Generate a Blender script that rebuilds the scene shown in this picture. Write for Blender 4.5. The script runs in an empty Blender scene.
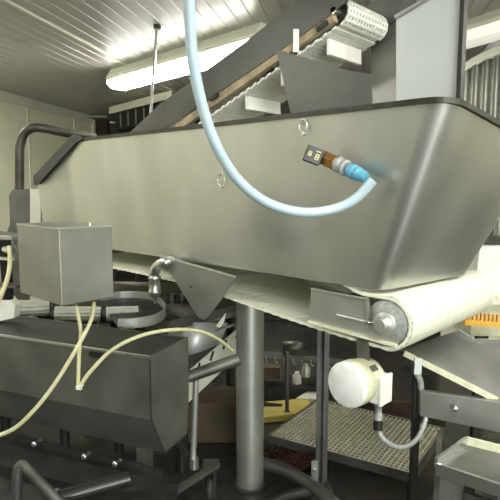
import bpy, math, random
from mathutils import Vector, Matrix
random.seed(7)
S = bpy.context.scene
C = S.collection
# ------------------------------------------------------------------ camera
YAW = math.radians(43.6); PITCH = math.atan(60/518.0)
CAM = Vector((0, 0, 1.6))
Fh = Vector((-math.sin(YAW), math.cos(YAW), 0)); Rt = Vector((math.cos(YAW), math.sin(YAW), 0))
Fw = Fh*math.cos(PITCH) - Vector((0, 0, math.sin(PITCH))); Up = Rt.cross(Fw)
cd = bpy.data.cameras.new('camera'); cam = bpy.data.objects.new('camera', cd); C.objects.link(cam)
cd.sensor_width = 36; cd.lens = 518/500*36; cd.clip_start = .02
cam.location = CAM; cam.rotation_euler = (math.pi/2-PITCH, 0, YAW)
S.camera = cam
# ------------------------------------------------------------------ world, exposure
w = bpy.data.worlds.new('world'); S.world = w; w.use_nodes = True
w.node_tree.nodes['Background'].inputs[0].default_value = (.9, .92, .8, 1)
w.node_tree.nodes['Background'].inputs[1].default_value = .12
S.view_settings.view_transform = 'Standard'; S.view_settings.look = 'None'
S.view_settings.exposure = 1.0; S.view_settings.gamma = 1
LAMP = 15.5        # tube brightness

# light added in a made-up window behind the camera, for the hopper's corner stripe
ADDED_LIGHT_W = 150
# room axes: U along the left wall and the ceiling ribs, V to the right of it
U = Vector((-.529, .849, 0)).normalized(); V = Vector((U.y, -U.x, 0))
H = 2.9
def room(s, t, z=0): return U*s + V*t + Vector((0, 0, z))

def at(px, py, X=None, Y=None, Z=None, D=None):
    """point seen at a place of the picture frame, on a plane of the room or at a distance D"""
    r = Fw + Rt*((px-250)/518) + Up*((250-py)/518)
    if X is not None: k = X/r.x
    elif Y is not None: k = Y/r.y
    elif Z is not None: k = (Z-CAM.z)/r.z
    else: k = D/r.dot(Fh)
    return CAM + r*k

# ------------------------------------------------------------------ materials
def mat(name, col, rough=.5, metal=0., noise=0., nscale=6., stretch=(1, 1, 1), bump=0., bscale=40., col2=None, rvar=0., emit=0., trans=0., spots=None):
    m = bpy.data.materials.new(name); m.use_nodes = True
    nt = m.node_tree; b = nt.nodes['Principled BSDF']
    b.inputs['Base Color'].default_value = (*col, 1); b.inputs['Roughness'].default_value = rough
    b.inputs['Metallic'].default_value = metal
    tc = nt.nodes.new('ShaderNodeTexCoord'); mp = nt.nodes.new('ShaderNodeMapping')
    nt.links.new(tc.outputs['Object'], mp.inputs[0]); mp.inputs['Scale'].default_value = stretch
    if noise or col2 or rvar:
        n = nt.nodes.new('ShaderNodeTexNoise'); n.inputs['Scale'].default_value = nscale; n.inputs['Detail'].default_value = 2.5
        nt.links.new(mp.outputs[0], n.inputs['Vector'])
        rp = nt.nodes.new('ShaderNodeValToRGB')
        rp.color_ramp.elements[0].position = .35; rp.color_ramp.elements[1].position = .68
        c2 = col2 or tuple(max(0, c*(1-noise)) for c in col)
        rp.color_ramp.elements[0].color = (*c2, 1); rp.color_ramp.elements[1].color = (*col, 1)
        nt.links.new(n.outputs['Fac'], rp.inputs[0]); nt.links.new(rp.outputs[0], b.inputs['Base Color'])
        if rvar:
            mr = nt.nodes.new('ShaderNodeMapRange'); mr.inputs[1].default_value = .3; mr.inputs[2].default_value = .7
            mr.inputs[3].default_value = rough-rvar; mr.inputs[4].default_value = rough+rvar
            nt.links.new(n.outputs['Fac'], mr.inputs[0]); nt.links.new(mr.outputs[0], b.inputs['Roughness'])
    if bump:
        n2 = nt.nodes.new('ShaderNodeTexNoise'); n2.inputs['Scale'].default_value = bscale; n2.inputs['Detail'].default_value = 4
        nt.links.new(mp.outputs[0], n2.inputs['Vector'])
        bp = nt.nodes.new('ShaderNodeBump'); bp.inputs['Strength'].default_value = bump; bp.inputs['Distance'].default_value = .004
        nt.links.new(n2.outputs['Fac'], bp.inputs['Height']); nt.links.new(bp.outputs[0], b.inputs['Normal'])
    if emit:
        b.inputs['Emission Color'].default_value = (*col, 1); b.inputs['Emission Strength'].default_value = emit
    if trans: b.inputs['Transmission Weight'].default_value = trans
    return m
STEEL = mat('brushed_steel', (.58, .585, .54), .36, .85, .22, 1.6, (1.8, 1.8, .8), .08, 110, rvar=.08)
STEELB = mat('blasted_steel', (.46, .47, .43), .46, .75, .15, 8, (1, 1, 1), .1, 120, rvar=.05)
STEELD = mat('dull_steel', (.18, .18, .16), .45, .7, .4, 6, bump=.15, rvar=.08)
STEELP = mat('polished_steel', (.66, .68, .65), .3, .95, .06, 3, rvar=.04)
SATIN = mat('satin_steel', (.56, .59, .565), .42, .45, .12, 3, rvar=.05)
DARKST = mat('gunmetal_steel', (.12, .12, .105), .45, .7, .3, 4, rvar=.06)
STEELT = mat('stained_steel', (.25, .25, .225), .42, .75, .3, 5, rvar=.06)
SLOPE = mat('scuffed_steel', (.34, .34, .31), .42, .7, .3, 4, rvar=.06)
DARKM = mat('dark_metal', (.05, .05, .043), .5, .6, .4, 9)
RIMM = mat('rim_steel', (.07, .07, .055), .45, .8, .3, 20)
BELT = mat('belt_plastic', (.78, .79, .64), .42, 0, .12, 20, bump=.1)
BELTD = mat('dusty_plastic', (.42, .42, .34), .5, 0, .25, 20)
BELTW = mat('white_belt_plastic', (.86, .86, .78), .45, 0, .1, 20)
WHITEP = mat('white_paint', (.78, .78, .68), .4, 0, .12, 8)
WORN = mat('worn_white_paint', (.86, .87, .86), .5, 0, 0, 12, col2=(.74, .75, .70), bump=.4, bscale=60)
CREAMP = mat('cream_paint', (.70, .69, .50), .45, 0, .18, 25)
TAN = mat('tan_wear_strip', (.52, .42, .26), .6, 0, .5, 12)
WALL = mat('cream_wall', (.84, .82, .60), .5, 0, .08, 1.5, bump=.05)
WALLG = mat('dull_wall', (.34, .33, .28), .6, 0, .1, 1.5)
WALLD = mat('grey_wall', (.12, .11, .085), .7, 0, .4, 2)
CEIL = mat('ceiling_panel', (.50, .49, .44), .35, 0, .06, 3)
TRIMM = mat('white_trim', (.74, .73, .60), .45, 0, .08, 3)
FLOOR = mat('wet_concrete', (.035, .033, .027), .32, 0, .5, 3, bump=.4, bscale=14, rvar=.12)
PIPEM = mat('dark_pipe', (.10, .085, .07), .45, .6, .4, 9)
BROWN = mat('brown_metal', (.07, .04, .025), .6, 0, .5, 9)
HOSE = mat('pale_blue_hose', (.48, .60, .66), .38, 0, .05, 10)
BLUE = mat('blue_plastic', (.10, .34, .46), .35)
BRASS = mat('brass', (.42, .22, .08), .4, .7, .3, 60)
GREYP = mat('grey_plastic', (.42, .44, .42), .45, .2, .3, 60)
BLACK = mat('black_plastic', (.018, .018, .014), .4)
YELLOWL = mat('yellow_print', (.70, .66, .30), .5)
CABLE = mat('cream_cable', (.60, .57, .33), .45, 0, .15, 25)
YELLOW = mat('yellow_plastic', (.50, .42, .10), .5, 0, .1, 8)
ORANGE = mat('orange_plastic', (.80, .45, .06), .45, 0, .15, 30)
RED = mat('rust_brown', (.12, .045, .025), .6, 0, .5, 12)
RUBBER = mat('black_rubber', (.02, .02, .018), .6)
CARTON = mat('cardboard', (.09, .065, .035), .8, 0, .3, 8)
GLOW = mat('lit_tube', (1.0, .985, .95), .5, emit=LAMP)
GLOWD = mat('lit_tube_soft', (.85, .82, .72), .5, emit=.35)

# ------------------------------------------------------------------ mesh helper
class MB:
    def __init__(s): s.v = []; s.f = []; s.sm = []
    def add(s, vs, fs, smooth=False):
        o = len(s.v); s.v += [Vector(p) for p in vs]; s.f += [tuple(i+o for i in f) for f in fs]; s.sm += [smooth]*len(fs); return s
    def frame(s, p0, ax, ay, az):   # box: corner and three edge vectors
        p0 = Vector(p0); q = [p0, p0+ax, p0+ax+ay, p0+ay]; q += [p+az for p in q]
        return s.add(q, [(0, 3, 2, 1), (4, 5, 6, 7), (0, 1, 5, 4), (1, 2, 6, 5), (2, 3, 7, 6), (3, 0, 4, 7)])
    def box(s, c, sz, rz=0):
        a = Vector((math.cos(rz), math.sin(rz), 0)); b = Vector((-a.y, a.x, 0)); k = Vector((0, 0, 1))
        return s.frame(Vector(c)-a*sz[0]/2-b*sz[1]/2-k*sz[2]/2, a*sz[0], b*sz[1], k*sz[2])
    def beam(s, p0, p1, wd, ht, up=(0, 0, 1)):
        p0 = Vector(p0); p1 = Vector(p1); d = p1-p0; sd = d.cross(Vector(up)).normalized(); u = sd.cross(d).normalized()
        return s.frame(p0-sd*wd/2-u*ht/2, d, sd*wd, u*ht)
    def prism(s, pts, ext):          # polygon and thickness vector
        pts = [Vector(p) for p in pts]; n = len(pts); e = Vector(ext)
        return s.add(pts+[p+e for p in pts], [tuple(range(n))[::-1], tuple(range(n, 2*n))]+[(i, (i+1) % n, (i+1) % n+n, i+n) for i in range(n)])
    def ring_loft(s, rings, closed_ring=True, cap=True, smooth=True, loop=False):
        n = len(rings[0]); vs = [p for r in rings for p in r]; fs = []
        m = len(rings); rng = range(m) if loop else range(m-1)
        for i in rng:
            j2 = (i+1) % m
            for j in range(n if closed_ring else n-1):
                k = (j+1) % n
                fs.append((i*n+j, i*n+k, j2*n+k, j2*n+j))
        s.add(vs, fs, smooth)
        if cap and not loop and closed_ring:
            s.add(rings[0], [tuple(range(n))[::-1]]); s.add(rings[-1], [tuple(range(n))])
        return s
    def tube(s, pts, r, seg=12, cap=True, smooth_path=0, taper=None):
        pts = [Vector(p) for p in pts]
        if smooth_path: pts = spline(pts, smooth_path)
        n = len(pts); up = None; rings = []
        for i, p in enumerate(pts):
            d = (pts[min(i+1, n-1)]-pts[max(i-1, 0)]).normalized()
            if up is None: up = d.orthogonal().normalized()
            up = (up-d*up.dot(d)).normalized(); sd = d.cross(up)
            rr = r if taper is None else r*taper[i]
            if callable(r): rr = r(i/(n-1))
            rings.append([p+(up*math.cos(a)+sd*math.sin(a))*rr for a in [2*math.pi*k/seg for k in range(seg)]])
        return s.ring_loft(rings, cap=cap)
    def cyl(s, p0, p1, r, seg=24, r1=None):
        p0 = Vector(p0); p1 = Vector(p1); d = (p1-p0).normalized(); u = d.orthogonal().normalized(); q = d.cross(u)
        R = [r, r if r1 is None else r1]
        return s.ring_loft([[c+(u*math.cos(2*math.pi*k/seg)+q*math.sin(2*math.pi*k/seg))*R[i] for k in range(seg)] for i, c in enumerate((p0, p1))], smooth=seg > 8)
    def lathe(s, p0, d, prof, seg=32):   # prof: (distance along, radius)
        p0 = Vector(p0); d = Vector(d).normalized(); u = d.orthogonal().normalized(); q = d.cross(u)
        return s.ring_loft([[p0+d*a+(u*math.cos(2*math.pi*k/seg)+q*math.sin(2*math.pi*k/seg))*r for k in range(seg)] for a, r in prof])
    def build(s, name, m, parent=None, bevel=0., origin=None):
        me = bpy.data.meshes.new(name); n = len(s.v)
        og = Vector(origin) if origin is not None else Vector((0, 0, 0))
        if parent is not None: og = Vector(parent['_o'])
        elif origin is None and n:
            lo = Vector([min(p[i] for p in s.v) for i in range(3)]); hi = Vector([max(p[i] for p in s.v) for i in range(3)])
            og = Vector(((lo.x+hi.x)/2, (lo.y+hi.y)/2, lo.z))
        me.from_pydata([p-og for p in s.v], [], s.f)
        me.polygons.foreach_set('use_smooth', s.sm); me.materials.append(m); me.update()
        o = bpy.data.objects.new(name, me); C.objects.link(o)
        if parent is not None: o.parent = parent; o['_o'] = tuple(og)
        else: o.location = og; o['_o'] = tuple(og)
        if bevel:
            b = o.modifiers.new('bevel', 'BEVEL'); b.width = bevel; b.segments = 2; b.limit_method = 'ANGLE'; b.angle_limit = math.radians(40)
        return o
def spline(pts, k):
    out = []; n = len(pts)
    for i in range(n-1):
        a, b, c, d = pts[max(i-1, 0)], pts[i], pts[i+1], pts[min(i+2, n-1)]
        for j in range(k):
            t = j/k
            out.append(.5*((2*b)+(c-a)*t+(2*a-5*b+4*c-d)*t*t+(3*b-a-3*c+d)*t**3))
    out.append(pts[-1]); return out
def thing(name, loc, label, cat, group=None):
    o = bpy.data.objects.new(name, None); C.objects.link(o); o.location = loc; o['_o'] = tuple(loc); o.empty_display_size = .05
    return tag(o, label, cat, group)
def tag(o, label, cat, group=None, kind=None):
    if label: o['label'] = label
    if cat: o['category'] = cat
    if group: o['group'] = group
    if kind: o['kind'] = kind
    return o
def struct(o): o['kind'] = 'structure'; return o
def plabel(o, l): o['label'] = l; return o
Z = Vector((0, 0, 1)); YV = Vector((0, 1, 0)); XV = Vector((1, 0, 0))

# ================================================================== STRUCTURE
S0, S1, T0, T1 = -4.0, 9.6, -4.64, 5.0
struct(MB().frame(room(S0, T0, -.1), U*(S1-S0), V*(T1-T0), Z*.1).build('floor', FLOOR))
# ribbed ceiling
m = MB(); pitch = .12; t = T0
prof = []
while t < T1:
    prof += [(t, 0), (t+.096, 0), (t+.100, .006), (t+.116, .006)]; t += pitch
prof.append((T1+.15, 0))
m.ring_loft([[room(s, a, H+b) for a, b in prof] for s in (S0, S1)], closed_ring=False, cap=False, smooth=False)
m.frame(room(S0, T0, H+.03), U*(S1-S0), V*(T1-T0), Z*.05)
struct(m.build('ceiling', CEIL))
struct(MB().frame(room(S0, T0-.1, 0), U*(8.64-S0), V*.1, Z*H).build('wall_left', WALL))
struct(MB().frame(room(8.64, T0-.1-.6, 0), U*(S1-8.64), V*.1, Z*H).build('wall_left_recess', BROWN))
struct(MB().frame(room(S1, T0-.7, 0), U*.1, V*(T1-T0+.7), Z*H).build('wall_back', WALLD))
struct(MB().frame(room(S0, T1, 0), U*(S1-S0), V*.1, Z*H).build('wall_right', WALL))
m = MB(); DT0, DT1, DZ0, DZ1 = 1.2, 4.1, .8, 2.4
m.frame(room(S0-.1, T0, 0), U*.1, V*(DT0-T0), Z*H); m.frame(room(S0-.1, DT1, 0), U*.1, V*(T1-DT1), Z*H)
m.frame(room(S0-.1, DT0, DZ1), U*.1, V*(DT1-DT0), Z*(H-DZ1)); m.frame(room(S0-.1, DT0, 0), U*.1, V*(DT1-DT0), Z*DZ0)
struct(m.build('wall_front', WALLG))
m = MB()
for a in (DT0, (DT0+DT1)/2-.025, DT1-.05): m.frame(room(S0-.08, a, DZ0), U*.05, V*.05, Z*(DZ1-DZ0))
for a in (DZ0, DZ1-.05): m.frame(room(S0-.08, DT0, a), U*.05, V*(DT1-DT0), Z*.05)
struct(m.build('added_window_1', TRIMM))  # unseen window frame, added to go with the light behind the camera
la = bpy.data.lights.new('added_window_light', 'AREA'); la.shape = 'RECTANGLE'; la.size = DT1-DT0; la.size_y = DZ1-DZ0; la.energy = ADDED_LIGHT_W; la.color = (.93, 1, .97)
lo = bpy.data.objects.new('added_window_light', la); C.objects.link(lo); lo.location = room(S0-.12, (DT0+DT1)/2, (DZ0+DZ1)/2)
lo.rotation_euler = (-U).to_track_quat('Z', 'Y').to_euler()
struct(MB().frame(room(S0, T0, H-.13), U*(8.64-S0), V*.035, Z*.13).build('trim_1', TRIMM, bevel=.008))   # cove along left wall
for i, s in enumerate((6.75, 8.0, 5.2)):
    struct(MB().frame(room(s, T0, 0), U*.05, V*.012, Z*(H-.13)).build('trim_%d' % (i+2), TRIMM))
struct(MB().frame(room(8.60, T0-.1, 0), U*.06, V*.14, Z*H).build('trim_5', TRIMM))
# ceiling joint strip
tj = at(50, 25, Z=H).dot(V)
struct(MB().frame(room(S0, tj, H-.012), U*(S1-S0), V*.03, Z*.012).build('trim_6', TRIMM))

# partition on the right, with a strip curtain under an arched white head
sp = 5.0
def pr(px, py): # point on partition plane
    r = at(px, py, D=1)-CAM; return CAM + r*((sp-CAM.dot(U))/r.dot(U))
tl = pr(452, 100).dot(V)
struct(MB().frame(room(sp+.02, tl, 0), U*.08, V*(T1-tl), Z*1.0).build('wall_partition', WALL))
m = MB(); arc = []
for px, py in ((440, 92), (450, 82), (460, 74), (470, 67), (480, 61.5), (490, 57), (500, 54), (520, 51), (560, 50)):
    arc.append(pr(px, py))
rings = []
for p in arc: rings.append([p, p+Z*.07, p+Z*.07+U*.12, p+U*.12])
m.ring_loft(rings, smooth=False)
struct(m.build('trim_7', TRIMM, bevel=.005))
t_end = T1
m = MB(); m.prism([arc[0]+U*.05]+[p+U*.05 for p in arc[1:]]+[room(sp+.05, t_end, arc[-1].z), room(sp+.05, t_end, H), room(sp+.05, arc[0].dot(V), H)], U*.04)
# visible area above the arch is open in the photo except far ceiling, keep the head wall low
ar_t0 = arc[0].dot(V)
CURT = mat('pvc_strip', (.22, .22, .18), .3, .6, .2, 3)
sc = thing('strip_curtain', room(sp+.05, (tl+T1)/2, 1.0), 'ribbed grey strip curtain under the white curved arch at far right', 'strip curtain')
tt = tl; k = 0
while tt < tl+1.9:
    # height under the arch
    zt = arc[-1].z
    for a, b in zip(arc, arc[1:]):
        if a.dot(V) <= tt <= b.dot(V): zt = a.z+(b.z-a.z)*(tt-a.dot(V))/(b.dot(V)-a.dot(V))
    q = MB(); n = 6
    q.ring_loft([[room(sp+.05+.04*math.sin(math.pi*j/n), tt+.088*j/n, zz) for j in range(n+1)]+[room(sp+.045+.04*math.sin(math.pi*j/n), tt+.088*j/n, zz) for j in range(n, -1, -1)] for zz in (1.0, zt+.02)])
    q.build('strip', CURT, sc); tt += .085; k += 1

# ================================================================== CEILING LIGHTS
def fixture(c, half, wd, label, group, tubes=2, glow=GLOW, hang=.10, rdir=XV):
    side = Vector((-rdir.y, rdir.x, 0)); c = Vector(c)
    t = thing('ceiling_light', c, label, 'ceiling light', group)
    m = MB(); m.ring_loft([[c+rdir*e+side*a+Z*b for a, b in ((-wd/2, .02), (-wd/2, .05), (-wd*.25, hang), (wd*.25, hang), (wd/2, .05), (wd/2, .02))] for e in (-half, half)], smooth=False)
    m.build('housing', TRIMM, t)
    h2 = half-.015; w2 = wd/2-.01
    m = MB(); m.ring_loft([[c+rdir*e+side*a+Z*b for a, b in ((-w2, .02), (w2, .02), (w2, -.02), (w2*.8, -.05), (w2*.4, -.062), (-w2*.4, -.062), (-w2*.8, -.05), (-w2, -.02))] for e in (-h2, h2)], smooth=False)
    m.build('diffuser', glow, t)
    for e in (-half, half-.015):
        MB().ring_loft([[c+rdir*(e+k)+side*a+Z*b for a, b in ((-wd/2, .03), (wd/2, .03), (wd/2, -.02), (wd*.3, -.066), (-wd*.3, -.066), (-wd/2, -.02))] for k in (0, .015)], smooth=False).build('end_cap', TRIMM, t)
    return t
pa = at(118, 84, Z=H-.14); pb = at(268, 43, Z=H-.14)
dirL = (pb-pa); LL = dirL.length; dirL = dirL.normalized()
GLOWM = mat('bright_lit_tube', (1.0, .97, .90), .5, emit=14)
fixture((pa+pb)/2, LL/2, .29, 'lit fluorescent ceiling light glowing above the far left of the hopper', None, 2, GLOWM, .16, dirL)
# unseen ceiling lights added outside the picture to brighten wall, hopper and belt end
for p, h in ((room(-1.6, .4, H-.12), .9), (room(1.2, 2.6, H-.12), .9), (room(3.6, 2.9, H-.12), .9), (room(1.4, -2.6, H-.12), .9), (room(7.2, 2.4, H-.12), .9), (room(3.9, -3.9, H-.12), .55), (room(.8, .9, H-.12), .8)):
    fixture(p, h, .3, 'added fluorescent ceiling light beyond the edge of the picture', 'added ceiling lights outside the picture', 2, GLOW, .12, V)
p0 = at(452, 43, Z=H-.12); p1 = at(520, 23, Z=H-.12); dd = (p1-p0).normalized()
fixture((p0+p1)/2+dd*.3, (p1-p0).length/2+.3, .26, 'white fluorescent ceiling light at top right, behind the steel chute', None, 2, GLOWD, .12, dd)

# ================================================================== HOPPER
hp = thing('hopper', (-2.2, 2.0, 1.2), 'long stainless steel hopper with rounded corner and sloping left end', 'hopper')
def lerp(a, b, k): return a+(b-a)*k
NT = Vector((-.694, 1.645, 1.888)); FT = Vector((-.60, 2.40, 1.755))
NB = Vector((-.945, 1.707, 1.229)); FB = Vector((-.865, 2.326, 1.229))
LT = at(78, 140, Y=1.645); LC = at(37, 184, Y=1.66); LB = at(40, 235, Y=1.707)
LB.x = LC.x; LB.z = 1.24
def corner(p, a, b, r, n=8):     # rounded corner at p between directions to a and b
    da = (a-p).normalized(); db = (b-p).normalized(); p0 = p+da*r; p1 = p+db*r
    return [ (1-k)**2*p0+2*k*(1-k)*p+k*k*p1 for k in [i/n for i in range(n+1)]]
FLT = Vector((LT.x, 2.40, LT.z)); FLC = Vector((LC.x, 2.38, LC.z)); FLB = Vector((LB.x, 2.326, LB.z))
LC2 = Vector((LC.x, 1.665, LC.z))
top = [LC2, LT]+[lerp(LT, NT, .5)]+corner(NT, LT, FT, .085)+corner(FT, NT, FLT, .085)+[FLT, FLC]
LTb = lerp(LB, NB, (LT.x-LB.x)/(NB.x-LB.x)); FLTb = Vector((LTb.x, 2.326, LTb.z))
bot = [LB, LTb]+[lerp(LTb, NB, .5)]+corner(NB, LB, FB, .06)+corner(FB, NB, FLB, .06)+[FLTb, FLB]
rows = 5
m = MB(); n = len(top)
cen = sum(top, Vector())/n
def inset(p): 
    d = Vector((cen.x-p.x, cen.y-p.y, 0)); d.x = max(-1, min(1, d.x*3)); d.y = max(-1, min(1, d.y*4)); return p+d.normalized()*.005
out_r = [[lerp(bot[i], top[i], j/rows) for i in range(n)] for j in range(rows+1)]
m.ring_loft(out_r, smooth=True, cap=False)
in_r = [[inset(p) for p in r] for r in out_r]
m.ring_loft([r[::-1] for r in in_r], smooth=True, cap=False)
m.add(out_r[0]+in_r[0], [(i, (i+1) % n, (i+1) % n+n, i+n) for i in range(n)])
m.add(out_r[-1]+in_r[-1], [(i, (i+1) % n, (i+1) % n+n, i+n) for i in range(n)])
m.build('body', STEEL, hp)
# rim lip
m = MB(); path = top[1:-1]; rings = []
for i, p in enumerate(path):
    a = path[max(i-1, 0)]; b = path[min(i+1, len(path)-1)]; d = (b-a).normalized(); o = d.cross(Z).normalized()
    rings.append([p-o*.008-Z*.010, p+o*.012-Z*.010, p+o*.012+Z*.008, p-o*.008+Z*.008])
m.ring_loft(rings, smooth=False); m.build('rim', RIMM, hp)
# sloping flange at the left end
m = MB(); d = (LC2-LT).normalized(); nrm = Vector((d.z, 0, -d.x)).normalized()
if nrm.x > 0: nrm = -nrm
m.prism([LT+XV*.10-YV*.02, LT-YV*.02-Z*.02, LC2-YV*.02+XV*.06-d*0, LC2-YV*.02-nrm*.0+d*.02, LC2+nrm*.06-YV*.02, LT+nrm*.045-YV*.02+Z*.0], YV*.016)
m.build('end_flange', mat('dark_rubbed_steel', (.035, .035, .03), .6, .2), hp)
# lower return edge along near side
e0 = lerp(LB, NB, .10); e1 = lerp(LB, NB, .97)
# hanging gusset
g = [at(159, 255, Y=1.665), at(237, 277, Y=1.665), at(209, 316, Y=1.665), at(203, 320, Y=1.665), at(197, 316, Y=1.665), at(176, 282, Y=1.665)]
gp = MB().prism(g, YV*.006).build('gusset_plate', SLOPE, hp)
MB().beam(g[0]-YV*.003, g[1]-YV*.003, .008, .008).build('fold', STEELP, gp)
MB().cyl(at(191, 287, Y=1.665)-YV*.003, at(191, 287, Y=1.665)+YV*.004, .005, 10).build('bolt', DARKM, gp)
# drain elbow
Yp = 1.64
pts = [at(171, 261, Y=1.69), at(166, 262, Y=Yp), at(158, 266, Y=Yp), at(154.5, 273, Y=Yp), at(154.5, 281, Y=Yp)]
el = MB().tube(pts, .028, 16, smooth_path=5).build('drain_elbow', STEELP, hp)
c0 = at(154.5, 276, Y=Yp)
MB().lathe(c0, -Z, [(0, .030), (.008, .035), (.016, .035), (.02, .031), (.075, .031), (.08, .035), (.095, .035), (.10, .026), (.115, .022), (.12, .010), (.15, .008)], 20).build('coupling', STEEL, el)
# rings on the side wall
def ring(px, py, r, Yw):
    c = at(px, py, Y=Yw); pts = [c+XV*math.cos(a)*r+Z*math.sin(a)*r*1.25 for a in [2*math.pi*k/20 for k in range(21)]]
    o = MB().tube(pts, .003, 6).build('wall_ring', STEELP, hp)
    MB().cyl(c-Z*r*1.5-YV*.004, c-Z*r*1.5+YV*.02, .007, 10).build('stud', STEELP, o)
ring(221, 179, .024, 1.658); ring(303, 126, .019, 1.638)

# ================================================================== BELT CONVEYOR UNDER THE HOPPER
bc = thing('belt_conveyor', (-1.6, 2.0, 1.0), 'cream modular belt conveyor with end roller running beneath the hopper', 'conveyor')
rc = at(384, 324, Y=1.685); R = .100
y0, y1 = 1.70, 2.53
rcx, rcz = rc.x, rc.z
path = []
x = -3.4
def zc(x): return rcz+R+.05*min(1, max(0, (rcx-.12-x)/.2))
path.append((x, zc(x)))
while x < rcx-.05:
    path.append((x, zc(x))); x += .025
for k in range(0, 25):
    a = math.pi/2-math.pi*k/24; path.append((rcx+R*math.cos(a), rcz+R*math.sin(a)))
x = rcx-.025
def zret(x):
    k = (rcx-x)
    return rcz-R + .10*min(1, (k/1.1))**1.3 + .01*max(0, min(1, (k-1.1)/.6))
while x > -3.4:
    path.append((x, zret(x))); x -= .025
m = MB(); rings = []
npth = len(path)
for i, (x, z) in enumerate(path):
    a = path[max(i-1, 0)]; b = path[min(i+1, npth-1)]; d = Vector((b[0]-a[0], 0, b[1]-a[1])).normalized(); o = Vector((-d.z, 0, d.x))
    if o.dot(Vector((x-rcx, 0, z-rcz))) < 0 and x > rcx: o = -o
    o = Vector((-d.z, 0, d.x))
    h = .0028 if i % 2 == 0 else -.0005
    ya = y0+(.04*min(1, max(0, (rcx-.1-x)/.15)) if i < npth/2 else 0)
    rings.append([Vector((x, ya, z))+o*h, Vector((x, y1, z))+o*h, Vector((x, y1, z))-o*(.010+h*.6), Vector((x, ya, z))-o*(.010+h*.6)])
m.ring_loft(rings, smooth=False)
belt = m.build('belt', BELT, bc)
# ribs across the belt nose: thin slats
m = MB()
for k in range(16):
    a = math.pi/2-math.pi*(k+.5)/16
    p = Vector((rcx+(R+.003)*math.cos(a), 0, rcz+(R+.003)*math.sin(a))); tn = Vector((math.sin(a), 0, -math.cos(a))); ou = Vector((math.cos(a), 0, math.sin(a)))
    m.frame(Vector((p.x, y0+.004, p.z))-tn*.0098, tn*.0196, YV*(y1-y0-.008), ou*.0022)
m.build('belt_slats', BELT, belt)
MB().cyl((rcx, y0+.012, rcz), (rcx, y1-.012, rcz), R-.016, 36).build('drum', STEELB, bc)
MB().lathe((rcx, y0+.012, rcz), -YV, [(0, R-.014), (.004, R-.014), (.006, R-.03), (.012, R-.04), (.012, .02)], 36).build('sprocket', GREYP, bc)
MB().lathe((rcx, y0+.004, rcz), -YV, [(0, .046), (.018, .046), (.022, .042), (.024, .026), (.05, .026), (.053, .023)], 28).build('bearing', STEELB, bc)
# end side plate with folded lower edge and take-up slot
Yp = 1.692
A = at(312, 288, Y=Yp); B = at(369, 299, Y=Yp); Cc = at(372, 316, Y=Yp); D_ = at(401, 333, Y=Yp); E = at(398, 345, Y=Yp); G = at(310, 321, Y=Yp)
Cc = at(370, 322, Y=Yp)
spx = MB().prism([A, B, Cc, at(398, 335, Y=Yp), E, G], -YV*.005).build('side_plate', STEELB, bc)
MB().beam(G-YV*.012, E-YV*.012, .018, .009).build('bottom_fold', CREAMP, spx)
MB().beam(A-YV*.008, B-YV*.008, .012, .006).build('top_fold', STEELP, spx)
MB().beam(B-YV*.01+Z*.01, Cc-YV*.01-Z*.02, .014, .010).build('upright_fold', STEELP, spx)
r0 = at(337, 315, Y=Yp-.016); r1 = at(384, 326, Y=Yp-.016)
tb = MB().cyl(r0, r1, .005, 10).build('tension_rod', STEELP, bc)
for k in (.66, .74, .95): MB().cyl(lerp(r0, r1, k), lerp(r0, r1, k+.05), .011, 6).build('nut', STEELP, tb)
# far side frame and cross bars
MB().beam((-3.3, y1+.02, 1.15), (rcx+.02, y1+.02, 1.15), .02, .10).build('far_side_plate', DARKM, bc)
for x in (-1.2,): MB().cyl((x, y0+.02, 1.14), (x, y1+.01, 1.14), .015, 10).build('cross_bar', STEELD, bc)

# ================================================================== POSTS
pc = at(250, 400, Y=1.93)
po = thing('support_post', (pc.x, pc.y, 0), 'thick round grey steel post standing under the hopper belt', 'post')
MB().cyl((pc.x, pc.y, .012), (pc.x, pc.y, 1.068), .0735, 32).build('tube', STEELB, po)
MB().cyl((pc.x, pc.y, 0), (pc.x, pc.y, .014), .085, 32).build('base_plate', STEELD, po)
fa = at(321, 484, Z=0.0)
po = thing('angle_post', (fa.x, fa.y, 0), 'slim angle-iron leg left of the white motor drum', 'post')
rt = Rt; dp = Fh
ztop = 1.04
tp = at(322, 340, D=(fa-CAM).dot(Fh)); 
m = MB(); m.frame(Vector((fa.x, fa.y, 0))-rt*.032, rt*.064, dp*.006, Z*ztop); m.frame(Vector((fa.x, fa.y, 0))+rt*.0, rt*.006, -dp*.045, Z*ztop)
m.build('angle_iron', STEELD, po)
fp = MB().frame(Vector((fa.x, fa.y, 0))-rt*.062-dp*.07, rt*.035, dp*.01, Z*.17).build('foot_plate', STEELB, po)
MB().frame(Vector((fa.x, fa.y, 0))-rt*.09-dp*.08, rt*.14, dp*.1, Z*.012).build('foot', STEELD, po)
MB().cyl(Vector((fa.x, fa.y, .12))-rt*.045-dp*.085, Vector((fa.x, fa.y, .12))-rt*.045-dp*.05, .010, 10).build('bolt', STEELP, po)

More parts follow.
